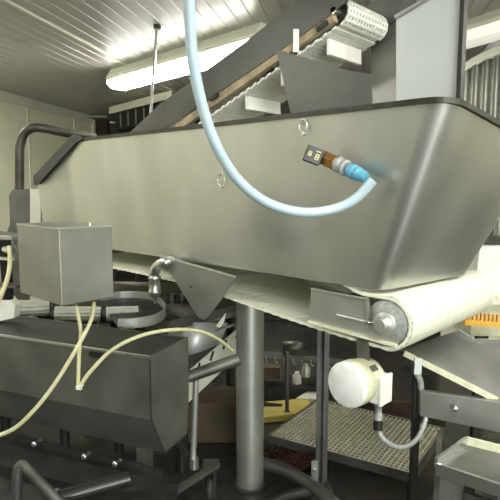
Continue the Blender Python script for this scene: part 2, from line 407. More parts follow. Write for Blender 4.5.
# ================================================================== MOTOR
mc = at(347, 385, D=1.86); ax = (YV*.97+XV*.08-Z*.0).normalized()
mo = thing('drum_motor', mc, 'white drum-shaped motor with worn paint hanging below the belt end', 'motor')
b = MB().lathe(mc, ax, [(0, .001), (0, .082), (.006, .0865), (.05, .087), (.052, .083), (.12, .080), (.14, .074), (.15, .055), (.15, .001)], 48).build('drum', CREAMP, mo)
plabel(MB().lathe(mc-ax*.012, ax, [(0, .001), (0, .078), (.004, .084), (.012, .0865), (.024, .0865), (.024, .001)], 48).build('end_cap', WORN, mo), 'white scuffed round end cap')
e = ax.cross(Z).normalized(); uu = e.cross(ax)
cap = mo.children[-1]
for k in range(8):
    a = 2*math.pi*k/8+.2; p = mc-ax*.0125+(e*math.cos(a)+uu*math.sin(a))*.074
    MB().cyl(p, p-ax*.003, .004, 6).build('screw', WHITEP, cap)
# name plate lying on the drum
pa_ = mc+ax*.085+(uu*.72+e*.69)*.0825
MB().frame(pa_-ax*.018-(uu*-.69+e*.72)*.012, ax*.036, (uu*-.69+e*.72)*.024, (uu*.72+e*.69)*.003).build('name_plate', STEELD, mo)
jb = at(373, 391, D=1.86)
bx = MB().box(jb+YV*.045, (.045, .08, .105), 0).build('terminal_box', WORN, mo, bevel=.006)
MB().box(jb+XV*.026+YV*.045, (.012, .086, .112), 0).build('terminal_lid', WHITEP, mo, bevel=.003)
nk = MB().cyl(jb+YV*.045-XV*.045+Z*.015, jb+YV*.045+Z*.015, .030, 20).build('terminal_neck', GREYP, mo)
gl = jb+YV*.045-Z*.05
MB().lathe(gl, -Z, [(0, .018), (.02, .018), (.022, .014), (.05, .013), (.06, .017), (.09, .017)], 8).build('cable_gland', GREYP, mo)
br = MB().beam(mc+ax*.10+Z*.07, Vector((mc.x-.0, mc.y+.10, 1.03)), .05, .01, YV).build('mount_bracket', STEELD, mo)
# conduit
D0 = (gl-CAM).dot(Fh)
cpts = [gl-Z*.085]+[at(px, py, D=D0+dd_) for px, py, dd_ in ((379, 432, 0), (384, 440, 0.0), (394, 446.5, .03), (405, 447, .08), (415, 441, .12), (422, 430, .16), (426, 418, .2))]
cn = thing('flexible_conduit', cpts[4], 'grey corrugated conduit looping down from the white motor', 'conduit')
sm = spline([Vector(p) for p in cpts], 14)
MB().tube(sm, lambda k: .0098+.0014*math.sin(k*320), 10).build('corrugated_tube', GREYP, cn)
plabel(MB().cyl(gl-Z*.075, gl-Z*.115, .018, 14).build('collar', BLACK, cn), 'black collar')
# plate the conduit ends on is the channel of the right conveyor (below)

# ================================================================== CONTROL BOX
n1 = Vector((-1.772, .867, 0)); hb = .283
n1.z = at(57, 306, D=1.85).z
rd = Vector((0, 1, 0)); ld = Vector((-1, 0, 0))
cb = thing('control_box', n1, 'square brushed steel control box in front of the hopper left end', 'control box')
wR = .216; wL = .36
MB().frame(n1, rd*wR, ld*wL, Z*hb).build('body', SLOPE, cb, bevel=.003)
MB().frame(n1-rd*.002-ld*.002+Z*(hb-.004), rd*(wR+.004), ld*(wL+.004), Z*.006).build('lid', STEEL, cb, bevel=.001)
p = n1+rd*.14+ld*.03+Z*(hb+.003)
MB().lathe(p, Z, [(0, .006), (.008, .006), (.012, .003)], 10).build('knob', STEELP, cb)
for k, (a, b_) in enumerate(((.085, .06), (.155, .045))):
    MB().lathe(n1+rd*a+ld*b_, -Z, [(-.002, .014), (.012, .014), (.014, .010), (.022, .010)], 8).build('cable_gland', BRASS if k else STEELP, cb)
q = n1+rd*.1+ld*wL+Z*.2
MB().beam(q-ld*.01, q+ld*.9, .05, .04).build('mount_arm', STEELD, cb)

# cables
def cable(label, pts, r=.0075, cat='cable', name='cable', m_=CABLE, k=8):
    o = MB().tube([Vector(p) for p in pts], r, 10, smooth_path=k).build(name, m_); return tag(o, label, cat)
ga = n1+rd*.085+ld*.06-Z*.015; gb = n1+rd*.155+ld*.045-Z*.015
pts = [ga, at(80.5, 330, D=1.93), at(79, 355, D=1.90), at(78, 388, D=1.88)]
cable('cream cable hanging straight down from the control box', pts)
cable('cream cable sweeping from the control box down to the left edge', [gb, at(91, 320, D=1.90), at(78, 346, D=1.82), at(56, 382, D=1.78), at(36, 408, D=1.75), at(15, 428, D=1.75), at(-8, 438, D=1.75)])
cable('pale cable arching from the white clip over the trough to the post', [at(80, 386, D=1.875), at(91, 371, D=1.88), at(112, 350, D=1.90), at(140, 336, D=1.93), at(170, 330, D=2.0), at(198, 331, D=2.1), at(218, 339, D=2.2), at(233, 351, D=2.28)])
cl = MB(); cc = at(79, 388, D=1.875); cl.box(cc, (.022, .012, .014), .6); cl.cyl(cc, cc+Rt*.012+Z*.016, .009, 8)
tag(cl.build('cable_clip', WHITEP, bevel=.002), 'small white clip where two cream cables meet', 'clip')
cable('yellowish cable dropping past the left edge beside the control box', [at(9, 246, D=2.1), at(10, 262, D=2.08), at(7, 280, D=2.05), at(-4, 308, D=2.0)], .009)

# ================================================================== HOSE AND COUPLING
hpnts = [(186, -60, 1.45), (188, -15, 1.5), (190, 20, 1.53), (193, 60, 1.56), (202, 105, 1.6), (217, 147, 1.64), (239, 181, 1.70), (268, 203, 1.76), (300, 212, 1.80), (330, 210, 1.82), (354, 200, 1.81), (373, 180.5, 1.785)]
o = MB().tube([at(a, b_, D=c_) for a, b_, c_ in hpnts], .0172, 16, smooth_path=8).build('hose', HOSE)
tag(o, 'pale blue rubber hose hanging in a loop in front of the hopper', 'hose')
c0 = at(307, 150, Y=1.605); c1 = at(369, 179, Y=1.59); cdv = (c1-c0); CL = cdv.length; cdv.normalize()
cp = thing('pipe_coupling', lerp(c0, c1, .5), 'brass, grey and blue pipe coupling on the hopper side', 'pipe coupling')
plabel(MB().lathe(c0+cdv*CL*.70, cdv, [(0, .024), (.012, .027), (.026, .027), (.028, .024), (.034, .024), (.036, .026), (.044, .025), (.046, .022), (.066, .021), (.074, .019), (.080, .017)], 14).build('blue_connector', BLUE, cp), 'bright blue plastic connector')
gc = MB().lathe(c0+cdv*CL*.50, cdv, [(0, .022), (.004, .029), (.02, .029), (.022, .026), (.036, .026), (.038, .030), (.046, .030), (.048, .022)], 20).build('grey_collar', GREYP, cp)
MB().cyl(c0+cdv*CL*.56+Z*.02, c0+cdv*CL*.57+Z*.036, .006, 8).build('lever', GREYP, gc)
plabel(MB().cyl(c0+cdv*CL*.29, c0+cdv*CL*.49, .030, 6).build('brass_nut', BRASS, cp), 'brown brass hex nut')
MB().cyl(c0+cdv*CL*.48, c0+cdv*CL*.52, .024, 20).build('gasket', mat('orange_gasket', (.70, .42, .12), .5), cp)
# black tag, square facing the room
tn = Fh; t_x = (Rt*.93-Z*.36).normalized(); t_y = (Z*.93+Rt*.36).normalized()
tc_ = at(314, 155, Y=1.548)
tg = plabel(MB().frame(tc_-t_x*.031-t_y*.029, t_x*.062, t_y*.058, Fh*.045).build('tag', BLACK, cp, bevel=.002), 'black tag with pale yellow print')
mk = MB()
def dash(x, y, w_, h_): mk.frame(tc_+t_x*x+t_y*y-Fh*.0015, t_x*w_, t_y*h_, Fh*.002)
for bx_, by_ in ((-.022, -.008),): 
    for r in range(3): dash(bx_, by_+r*.007, .013, .003)
    dash(bx_, by_, .003, .017); dash(bx_+.010, by_+.004, .003, .012)
for bx_, by_ in ((.006, -.014),):
    for r in range(3): dash(bx_, by_+r*.009, .014, .0035)
    dash(bx_, by_, .003, .02); dash(bx_+.011, by_, .003, .02)
for k in range(4): dash(.004+k*.0045, .014, .003, .005)
mk.build('print', YELLOWL, tg)
MB().cyl(c0+cdv*CL*.22, c0+cdv*CL*.30, .022, 16).build('white_washer', WHITEP, cp)
MB().cyl(c0+cdv*CL*.40, Vector(((c0+cdv*CL*.40).x, 1.66, (c0+cdv*CL*.40).z)), .012, 10).build('wall_nipple', STEELP, cp)

# ================================================================== INCLINED CONVEYOR ABOVE
ic = thing('inclined_conveyor', at(270, 60, Y=1.95), 'white cleated incline conveyor with dark steel side rising above the hopper', 'conveyor')
Yn = 1.95; wB = .33
q0 = at(196, 127, Y=Yn); q1 = at(341, 25, Y=Yn); sd = (q1-q0).normalized(); nz = Vector((-sd.z, 0, sd.x))
if nz.z < 0: nz = -nz
q0 = q0-sd*.9; L = (q1-q0).length
a0 = at(160, 112, Y=Yn-.03); a1 = at(300, 0, Y=Yn-.03)
plate = [at(150, 128, Y=Yn-.03)-sd*.55, at(150, 120, Y=Yn-.03)-sd*.55, at(160, 104, Y=Yn-.03), at(245, 42, Y=Yn-.03), at(352, -42, Y=Yn-.03), at(375, -22, Y=Yn-.03), at(330, 15, Y=Yn-.03), at(262, 63, Y=Yn-.03), at(172, 124, Y=Yn-.03)]
MB().prism(plate, YV*.006).build('side_plate', DARKST, ic)
# wear strip
w0 = at(178, 129, Y=Yn-.01); w1 = at(336, 20, Y=Yn-.01)
MB().beam(w0-sd*.5+nz*.012, w1+nz*.012, .03, .04, nz).build('wear_strip', TAN, ic)
for px, py in ((214, 97), (322, 26)):
    p = at(px, py, Y=Yn-.04); MB().beam(p-sd*.03, p+sd*.03, .012, .02, nz).build('fixing', DARKM, ic)
# return belt made of hinged slats with toothed edge
m = MB(); nl = int(L/.025)
for i in range(nl):
    p = q0+sd*(i*.025); m.frame(p+YV*(0 if i % 2 else .008), sd*.021, YV*(wB-(0 if i % 2 else .016)), nz*.012)
m.frame(q0+YV*.012+nz*.004, sd*L, YV*(wB-.024), nz*.006)
bl = m.build('belt', BELTW, ic)
# cleats hanging under it
k = 0
for f in (.90, .62, .37, .08, -.25):
    p = q0+sd*(.9+(L-.9)*f) if f >= 0 else q0+sd*(.9+(L-.9)*f)
    MB().frame(p+YV*.03-nz*.002, sd*.012, YV*(wB-.06), -nz*.065-sd*.02).build('cleat', BELTW, ic)
# nose: belt wrapped round the head shaft
Rn = .062; nc = q1+nz*Rn
m = MB()
segs = 7
for i in range(segs):
    a0_ = -math.pi/2+math.pi*i/segs; a1_ = -math.pi/2+math.pi*(i+1)/segs
    P0 = nc+sd*math.cos(a0_)*Rn+nz*math.sin(a0_)*Rn; P1 = nc+sd*math.cos(a1_)*Rn+nz*math.sin(a1_)*Rn
    tv = (P1-P0); ou = ((P0+P1)/2-nc).normalized()
    # perforated link: frame bars with gaps
    nh = 13
    m.frame(P0, tv*.34, YV*wB, -ou*.008)
    m.frame(P0+tv*.80, tv*.2, YV*wB, -ou*.008)
    for j in range(nh+1):
        m.frame(P0+tv*.3+YV*(j*(wB-.012)/nh), tv*.55, YV*.012, -ou*.008)
m.build('nose_belt', BELTW, ic)
MB().cyl(nc+YV*.01, nc+YV*(wB-.01), .04, 24).build('head_drum', DARKM, ic)
MB().cyl(nc-YV*.03, nc+YV*(wB+.03), .015, 12).build('head_shaft', STEELP, ic)
# carrying run on top and far plate
m = MB(); c_0 = q0+nz*2*Rn
for i in range(nl): m.frame(c_0+sd*(i*.025), sd*.021, YV*wB, nz*.01)
m.build('carry_belt', BELTW, ic)
MB().prism([p+YV*(wB+.05) for p in plate], YV*.006).build('far_side_plate', STEELD, ic)
for f in (.15, .45, .75): 
    p = q0+sd*L*f+nz*Rn; MB().cyl(p-YV*.02, p+YV*(wB+.03), .018, 10).build('cross_bar', DARKM, ic)
p = at(296, 52, Y=Yn-.045); 
MB().frame(p-Rt*.013, Rt*.026, Fh*.01, Z*.10).build('bracket', WHITEP, ic)

# hanger rod
h0 = at(157, 25, Z=H); h1 = at(149.5, 132, D=(h0-CAM).dot(Fh)*.97)
hr = thing('hanger_rod', h0, 'thin steel rod hanging from the ceiling beside the lit lamp', 'rod')
MB().cyl(h0+Z*.01, h1, .011, 10).build('rod', STEELP, hr)
MB().cyl(h0+Z*.012, h0-Z*.03, .03, 12).build('ceiling_mount', DARKM, hr)

# ================================================================== CHUTE PLATES ON THE HOPPER
Yc = 1.76
tr = MB().prism([at(276, 49, Y=Yc), at(312, 60, Y=Yc), at(347, 70, Y=Yc), at(371, 74, Y=Yc), at(373, 118, Y=Yc), at(293, 124, Y=Yc)], YV*.006).build('guide_plate', DARKST, bevel=.001)
tag(tr, 'slanted steel guide plate with a sharp upper left corner standing in the hopper', 'plate')
ch = thing('feed_chute', at(428, 110, Y=Yc), 'tall pale steel feed chute standing in the right end of the hopper', 'chute')
MB().prism([at(396, 19, Y=Yc), at(432, -2, Y=Yc), at(461, -60, Y=Yc), at(461, 122, Y=Yc), at(396, 122, Y=Yc)], YV*.006).build('front_plate', SATIN, ch, bevel=.001)
q = at(461, -60, Y=Yc); q2 = at(461, 122, Y=Yc)
MB().frame(Vector((q2.x-.012, Yc-.022, q2.z)), XV*.014, YV*.03, Z*(q.z-q2.z)).build('edge_flange', DARKM, ch)
bp0 = at(396, 19, Y=Yc); bp1 = at(396, 122, Y=Yc)
MB().prism([at(371, -30, Y=2.33), at(404, -30, Y=2.33), at(404, 116, Y=2.33), at(371, 116, Y=2.33)], YV*.006).build('back_plate', SLOPE, ch)
b0 = at(400, 60, Y=1.77); MB().beam(b0, Vector((b0.x, 2.33, b0.z)), .012, .03).build('spacer_bar', STEELD, ch)
MB().prism([at(396, 19, Y=Yc), at(432, -2, Y=Yc), at(432, -5, Y=Yc)+Z*.0, at(396, 16, Y=Yc)], -YV*.012).build('top_fold', STEELP, ch)

# ================================================================== PIPE, PANEL AND CLUTTER AT LEFT
D2 = 4.3
pp = [at(19.5, 205, D=D2), at(19.5, 160, D=D2), at(20, 146, D=D2), at(24, 134, D=D2), at(33, 128, D=D2), at(45, 128.5, D=D2+.02), at(62, 132, D=D2+.1), at(95, 138, D=D2+.3)]
wp = MB().tube(pp, .036, 14, smooth_path=6).build('bent_pipe', PIPEM); tag(wp, 'dark bent pipe curving over behind the hopper left end', 'pipe')
sb = thing('side_cabinet', at(20, 300, D=4.2), 'grey steel cabinet with rounded top behind the control box', 'cabinet')
Dp = 4.2
pl = [at(7, 300, D=Dp), at(6, 235, D=Dp), at(10, 224, D=Dp), at(9, 196, D=Dp), at(12, 190, D=Dp), at(30, 189, D=Dp), at(30, 300, D=Dp)]
MB().prism(pl, Fh*.25).build('upright_panel', STEELT, sb)
MB().prism([at(30, 189, D=Dp-.01), at(40, 189, D=Dp-.01), at(40, 300, D=Dp-.01), at(30, 300, D=Dp-.01)], Fh*.02).build('end_strip', TRIMM, sb)
b0 = at(4, 320, D=4.3); MB().frame(Vector((b0.x, b0.y, 0))-Rt*.6, Rt*1.0, Fh*.3, Z*b0.z).build('base', DARKM, sb)
# low side wall machine on the far left
lm = thing('side_rail_unit', at(0, 300, D=2.3), 'small steel rail with dark bracket left of the control box', 'rail')
MB().beam(at(-15, 236, D=2.3), at(17, 238, D=2.15), .05, .012).build('top_rail', STEELB, lm)
MB().beam(at(-15, 257, D=2.3), at(17, 259, D=2.2), .03, .012).build('middle_rail', STEELP, lm)
MB().beam(at(-15, 283, D=2.3), at(20, 286, D=2.2), .04, .016).build('lower_rail', STEELD, lm)
MB().frame(at(2, 300, D=2.28), Rt*.04, Fh*.03, Z*.27).build('bracket', DARKM, lm)
MB().cyl(at(5, 249, D=2.2), at(13, 252, D=2.15), .014, 10).build('knob', STEELP, lm)

# wall cooler at the back
pA = at(110, 117, D=8.2); 
ac = thing('wall_cooler', pA, 'white sloping hood with dark grille high on the back wall', 'cooler')
aL = at(109, 114, D=8.0); aR = at(172, 98, D=6.8); dv = aR-aL
MB().prism([aL, aL+Z*.10, aL+Z*.10+dv, aR], Fh*.5+Z*.1).build('hood', TRIMM, ac)
MB().prism([aL+Fh*.06-Z*.25+dv*.1, aL+Fh*.06+dv*.1, aR+Fh*.06, aR+Fh*.06-Z*.25], Fh*.4).build('body', DARKM, ac)
for k in range(6):
    p = aL+dv*(.18+.13*k)+Fh*.04-Z*.22; MB().frame(p, dv.normalized()*.04, Fh*.03, Z*.2).build('grille_bar', STEELB, ac)
br_ = MB().frame(room(8.7, T0+.02, 1.2), U*.12, V*.22, Z*(H-1.2)).build('wall_column', BROWN); tag(br_, 'dark brown column at the end of the cream wall', 'column')
cpz = MB().frame(room(8.4, T0-.0, H-.06), U*.5, V*.4, Z*.04).build('ceiling_plate', STEELB); tag(cpz, 'flat grey plate under the ceiling at the end of the cream wall', 'plate')

# ================================================================== LOWER LEFT TROUGH
zt_ = .95
tc0 = at(150, 357, Z=zt_); tL = at(0, 335, Z=zt_); td = (tL-tc0); td.z = 0; td.normalize()
Tn = Vector((-td.y, td.x, 0))
if Tn.dot(Fh) < 0: Tn = -Tn
LNG = 1.7; TW = .30; tz = .26; cz = .185; inn = .095
print('trough', tc0, tL)
tr_ = thing('steel_trough', (tc0.x, tc0.y, .5), 'dark stainless steel trough with chamfered underside at lower left', 'trough')
def tq(l, w_, z): return Vector((tc0.x, tc0.y, 0))+td*l+Tn*w_+Z*z
prof = [(0, zt_), (0, zt_-tz), (inn, zt_-tz-cz), (TW-.02, zt_-tz-cz), (TW, zt_-tz), (TW, zt_)]
pin = [(.005, zt_), (.005, zt_-tz), (inn+.003, zt_-tz-cz+.006), (TW-.025, zt_-tz-cz+.006), (TW-.006, zt_-tz), (TW-.006, zt_)]
full = prof+pin[::-1]
m = MB(); m.ring_loft([[tq(l, a, b_) for a, b_ in full] for l in (0, LNG)], smooth=False)
m.prism([tq(0, a, b_) for a, b_ in prof], td*.005)
m.build('body', STEELT, tr_)
MB().frame(tq(.006, .006, zt_-.012), td*(LNG-.012), Tn*(TW-.014), Z*.006).build('shade_sheet', DARKM, tr_)  # dark sheet just under the rim, standing for shade inside the trough
MB().beam(tq(-.002, -.002, zt_), tq(LNG, -.002, zt_), .012, .008).build('top_edge', STEELP, tr_)
s0 = MB(); sc0 = at(97, 351, Z=None, D=(tq(.25, 0, zt_)-CAM).dot(Fh))
# slot plate with rounded ends on the front face
l_ = (sc0-tc0).dot(td); zc_ = zt_-.025
pts = []
for k in range(16):
    a = 2*math.pi*k/16; cx_ = .032 if math.cos(a) > 0 else -.032
    pts.append(tq(l_+cx_+math.cos(a)*.012, -.0015, zc_+math.sin(a)*.013))
s0.prism(pts, Tn*.003); s0.build('slot', BLACK, tr_)
MB().beam(tq(.0, .05, zt_-tz-cz-.09), tq(LNG, .05, zt_-tz-cz-.09), .05, .06).build('under_beam', DARKM, tr_)
for l in (.18, .34, .62):
    MB().lathe(tq(l, .0, zt_-tz-cz-.035), -Tn, [(-.03, .008), (0, .008), (.002, .013), (.012, .012), (.014, .004)], 12).build('bolt', STEELP, tr_)
for l in (.12, 1.35):
    MB().beam(tq(l, .12, 0), tq(l, .12, zt_-tz-cz+.002), .05, .05, td).build('leg', STEELD, tr_)
# lower dark rail unit, tubes
lr = thing('lower_frame', tq(.5, -.1, 0), 'dark low frame rail running beneath the steel trough', 'frame')
MB().beam(tq(-.10, -.05, .40), tq(LNG, -.05, .38), .15, .05).build('rail', DARKM, lr)
MB().beam(tq(.02, -.08, 0), tq(.02, -.08, .36), .04, .04, td).build('leg', DARKM, lr)
MB().beam(tq(1.3, -.08, 0), tq(1.3, -.08, .33), .04, .04, td).build('leg', DARKM, lr)
pt = [at(15, 530, D=1.75), at(17, 490, D=1.75), at(18, 470, D=1.75), at(22, 465, D=1.75), at(28, 470, D=1.74), at(62, 506, D=1.68), at(80, 530, D=1.65)]
tag(MB().tube(pt, .018, 12, smooth_path=5).build('bent_handrail', STEELD), 'bent dark tube handle at the bottom left corner', 'tube')
pt = [at(58, 498, D=1.8), at(90, 489, D=1.85), at(130, 478, D=1.9)]
bt = thing('black_tube', pt[0], 'thick black glossy tube lying at the bottom left', 'tube')
MB().tube(pt, .030, 16).build('tube', mat('glossy_black', (.03, .03, .028), .25, .4), bt)
MB().cyl(at(54, 499, D=1.8), at(60, 497.5, D=1.8), .034, 16).build('end_ring', STEELB, bt)

# leg with cross tube right of the trough
lf = thing('stand_frame', at(196, 470, D=2.6), 'thin steel stand with cross tube between trough and thick post', 'stand')
MB().cyl(at(196, 378, D=2.3), at(193, 462, D=2.3), .014, 12).build('upright', STEELB, lf)
MB().cyl(at(188, 377, D=2.29), at(239, 359, D=2.32), .028, 16).build('cross_tube', STEELD, lf)
MB().beam(at(168, 496, D=2.2), at(218, 464, D=2.5), .03, .022).build('foot_bar', STEELD, lf)
MB().cyl(at(168, 488, D=2.2), at(168, 500, D=2.2), .010, 8).build('foot_bolt', STEELP, lf)
MB().cyl(at(194, 458, D=2.28), at(194, 468, D=2.28), .022, 10).build('clamp', STEELP, lf)
MB().beam(at(175, 440, D=2.32)-Z*0, at(194, 462, D=2.3), .02, .02).build('brace', DARKM, lf)
fb = at(168, 498, D=2.2); MB().cyl((fb.x, fb.y, 0), (fb.x, fb.y, fb.z), .012, 10).build('foot', DARKM, lf)
fb = at(214, 468, D=2.48); MB().cyl((fb.x, fb.y, 0), (fb.x, fb.y, fb.z), .012, 10).build('foot', DARKM, lf)
# caster
cc = at(210, 489, Z=.075); cs = thing('caster_wheel', cc, 'small dark caster wheel on the floor left of the thick post', 'wheel')
MB().lathe(cc-Rt*.018, Rt, [(0, .05), (.004, .07), (.032, .07), (.036, .05)], 28).build('tyre', RUBBER, cs)
MB().lathe(cc-Rt*.022, Rt, [(0, .02), (.005, .045), (.039, .045), (.044, .02)], 20).build('hub', RED, cs)
MB().frame(cc-Rt*.035-Fh*.02, Rt*.008, Fh*.04, Z*.14).build('fork', DARKM, cs)
MB().frame(cc-Rt*.035-Fh*.04+Z*.13, Rt*.08, Fh*.08, Z*.012).build('top_plate', STEELD, cs)

# ================================================================== BEHIND LEFT: roll line, curved guide, chutes
# pale ribbed rolls in a line
rl = []
for i, (xa, ya, xb, yb, r, lab) in enumerate(((14, 309, 50, 307, .045, 'pale ribbed roll at the left, next to the white flap'),
                                         (55, 314, 101, 314, .042, 'pale ribbed roll below the control box, middle of the row'),
                                         (106, 314, 138, 313, .040, 'pale ribbed roll right of the control box, beside the steel loop'))):
    D_a = 2.75
    a = at(xa, ya, D=D_a); b_ = at(xb, yb, D=D_a+.05); L_ = (b_-a).length; dv = (b_-a).normalized()
    t_ = thing('ribbed_roll', a, lab, 'roll', None)
    u_ = dv.orthogonal().normalized(); v_ = dv.cross(u_); rg = []
    for e_ in (0, L_):
        rg.append([a+dv*e_+(u_*math.cos(2*math.pi*k/36)+v_*math.sin(2*math.pi*k/36))*(r if k % 3 else r*.92) for k in range(36)])
    MB().ring_loft(rg, smooth=False).build('barrel', BELTD, t_)
    MB().cyl(a-dv*.02, a+dv*.005, r*.8, 16).build('end_cap', RUBBER, t_); MB().cyl(b_-dv*.005, b_+dv*.02, r*.8, 16).build('end_cap', RUBBER, t_)
# white plastic flaps
fl = MB().prism([at(-6, 298, D=2.5), at(8, 297, D=2.5), at(15, 306, D=2.5), at(14, 318, D=2.5), at(-6, 322, D=2.5)], Fh*.06).build('white_flap', WHITEP); tag(fl, 'white plastic flap at the left edge beside the rolls', 'flap')
fl = MB().prism([at(16, 318, D=2.75), at(33, 315, D=2.75), at(34, 322, D=2.75), at(31, 325, D=2.75)], Fh*.05).build('plastic_scoop', TRIMM); tag(fl, 'small pale plastic wedge under the leftmost ribbed roll', 'wedge')
# roll bed frame
rb = thing('roll_bed', at(70, 330, D=2.9), 'dark machine bed under the row of pale rolls', 'machine')
a = at(-30, 322, D=2.9); b_ = at(140, 325, D=3.0)
MB().frame(Vector((a.x, a.y, .82)), Vector((b_.x-a.x, b_.y-a.y, 0)), Fh*.3, Z*.06).build('deck', DARKM, rb)
for px in (0, 60, 115): 
    p = at(px, 325, D=3.05); MB().cyl((p.x, p.y, 0), (p.x, p.y, .83), .03, 12).build('leg', DARKM, rb)
p = at(98, 313, D=2.9); q = at(98, 334, D=2.75); MB().tube([p, at(99, 322, D=2.8), q], .008, 8).build('hook', STEELP, rb)
for px in (52, 103): p = at(px, 314, D=2.8); MB().box(p+Fh*.02, (.05, .05, .09), YAW).build('bearing_block', RUBBER, rb)
# steel loop guide: a curved band
def band(pts, h, thick, name, m_, parent):
    pts = spline([Vector(p) for p in pts], 6); rg = []
    for i, p in enumerate(pts):
        d = (pts[min(i+1, len(pts)-1)]-pts[max(i-1, 0)]); d.z = 0; o = d.cross(Z).normalized()*thick
        rg.append([p, p+o, p+o+Z*h, p+Z*h])
    return MB().ring_loft(rg, smooth=False).build(name, m_, parent)
lg = thing('curved_guide', at(160, 320, D=2.9), 'rounded steel guide loop behind the drain elbow', 'guide')
zz = 1.02
lp = [at(112, 300, D=3.1), at(132, 300, D=3.08), at(150, 302, D=3.0), at(162, 308, D=2.9), at(164, 317, D=2.8), at(152, 325, D=2.7), at(136, 328, D=2.68), at(112, 330, D=2.66)]
lp = [Vector((p.x, p.y, 0))+Z*.0 for p in lp]
# use consistent heights so the band reads as a flat loop
hs = [.895, .895, .89, .885, .885, .885, .885, .885]
def hz(px, py, z): return at(px, py, Z=z)
lp = [hz(px, py, .93) for px, py in ((100, 302), (125, 299), (148, 300), (162, 307), (166, 316), (156, 324), (138, 328), (118, 329))]
band([p-Z*.0 for p in lp], .05, .006, 'loop_band', STEELB, lg)
pan = [p+Z*.004 for p in spline(lp, 4)]
MB().prism(pan, Z*.004).build('pan', DARKM, lg)
p = hz(140, 315, .93); MB().cyl((p.x, p.y, 0), (p.x, p.y, .94), .03, 12).build('leg', DARKM, lg)
# wide brown-grey conveyor surface behind
fc = thing('flat_conveyor', at(200, 300, Z=.88), 'wide grey flat conveyor crossing behind the gusset plate', 'conveyor')
pf = [hz(95, 281, .90), hz(260, 285, .90), hz(262, 306, .90), hz(205, 318, .90), hz(168, 309, .90), hz(150, 298, .90), hz(98, 296, .90)]
MB().prism(pf, -Z*.03).build('belt', mat('brown_grey_belt', (.28, .27, .21), .5, .2, .25, 8), fc)
MB().beam(hz(170, 328, .90)+Z*.01, hz(262, 303, .90)+Z*.01, .02, .05).build('edge_rail', STEELD, fc)
for px, py in ((120, 290), (230, 295)):
    p = hz(px, py, .88); MB().cyl((p.x, p.y, 0), (p.x, p.y, .88), .03, 10).build('leg', DARKM, fc)
for k in range(7):
    p = hz(168+k*4.5, 300-2*(k % 2), .92); MB().cyl(p-Z*.02, p+Z*.03, .012+.004*(k % 3), 8).build('chain_link', STEELP if k % 2 else DARKM, fc)
# bright curved chute
cv = thing('curved_chute', at(200, 345, D=2.7), 'curved pale steel chute catching the light left of the thick post', 'chute')
rg = []
for k in range(13):
    f = k/12; px = 168+60*f; py0 = 322+1*f; py1 = 360-8*f-8*f*f
    Dk = 2.75-.16*math.sin(math.pi*f)
    a = at(px, py0, D=Dk+.1); b_ = at(px-8*f, py1, D=Dk)
    rg.append([a, b_, b_+Fh*.006, a+Fh*.006])
MB().ring_loft(rg, smooth=True).build('sheet', SATIN, cv)
MB().beam(at(166, 350, D=2.74), at(240, 322, D=2.74), .02, .012).build('lower_rail', STEELD, cv)
p = at(180, 349, D=2.8); MB().cyl((p.x, p.y, 0), (p.x, p.y, p.z), .02, 10).build('leg', DARKM, cv)
# white inclined slotted beam
ib = thing('slotted_incline', at(186, 405, D=2.9), 'white slotted inclined side board behind the cross tube', 'board')
A_ = at(172, 418, D=2.95); B_ = at(250, 345, D=3.4); A2 = at(172, 385, D=2.95); B2 = at(250, 318, D=3.4)
MB().prism([A_, B_, B2, A2], Fh*.02).build('board', WHITEP, ib)
for k in range(5):
    f = .12+.17*k; p = lerp(lerp(A_, B_, f), lerp(A2, B2, f), .72)-Fh*.004
    q = lerp(lerp(A_, B_, f+.04), lerp(A2, B2, f+.04), .95)-Fh*.004
    MB().cyl(p, q, .007, 8).build('hook', DARKM, ib)
p = at(184, 405, D=2.85); MB().cyl((p.x, p.y, 0), (p.x, p.y, p.z), .02, 10).build('leg', DARKM, ib)
# pointed bit
pb_ = MB().prism([at(216, 326, D=2.6), at(226, 313, D=2.6), at(224, 322, D=2.6), at(220, 328, D=2.6)], Fh*.01).build('deflector', WHITEP); tag(pb_, 'little pointed white deflector beside the belt edge', 'deflector')

# ================================================================== GRATING PLATFORM
gz = .15
GA, GB, GC, GD = hz(268, 436, gz), hz(413, 475, gz), hz(444, 430, gz), hz(318, 400, gz)
gr = thing('grating_platform', (GA+GB+GC+GD)/4-Z*gz, 'low platform with bar grating behind the motor', 'platform')
m = MB(); N1, N2 = 32, 20
for i in range(N1+1):
    f = i/N1; m.beam(lerp(GA, GB, f), lerp(GD, GC, f), .007, .02)
for i in range(N2+1):
    f = i/N2; m.beam(lerp(GA, GD, f)+Z*.001, lerp(GB, GC, f)+Z*.001, .007, .02)
m.build('grating', mat('galvanised', (.74, .71, .56), .4, .5, .2, 20), gr)
for a, b_ in ((GA, GB), (GB, GC), (GC, GD), (GD, GA)):
    MB().beam(a-Z*.015, b_-Z*.015, .012, .05).build('edge_bar', STEELD, gr)
for a in (GA, GB, GC, GD): 
    c_ = (GA+GB+GC+GD)/4; p = lerp(a, c_, .04); MB().cyl((p.x, p.y, 0), (p.x, p.y, gz-.03), .015, 8).build('leg', DARKM, gr)
# reddish floor grate, left
m = MB(); a, b_, c_, d_ = hz(262, 452, .02), hz(300, 470, .02), hz(330, 452, .02), hz(292, 438, .02)
for i in range(11): m.beam(lerp(a, b_, i/10), lerp(d_, c_, i/10), .012, .02)
for i in range(7): m.beam(lerp(a, d_, i/6), lerp(b_, c_, i/6), .012, .02)
tag(m.build('floor_grate', RED), 'rust brown floor grate right of the thick post', 'grate')
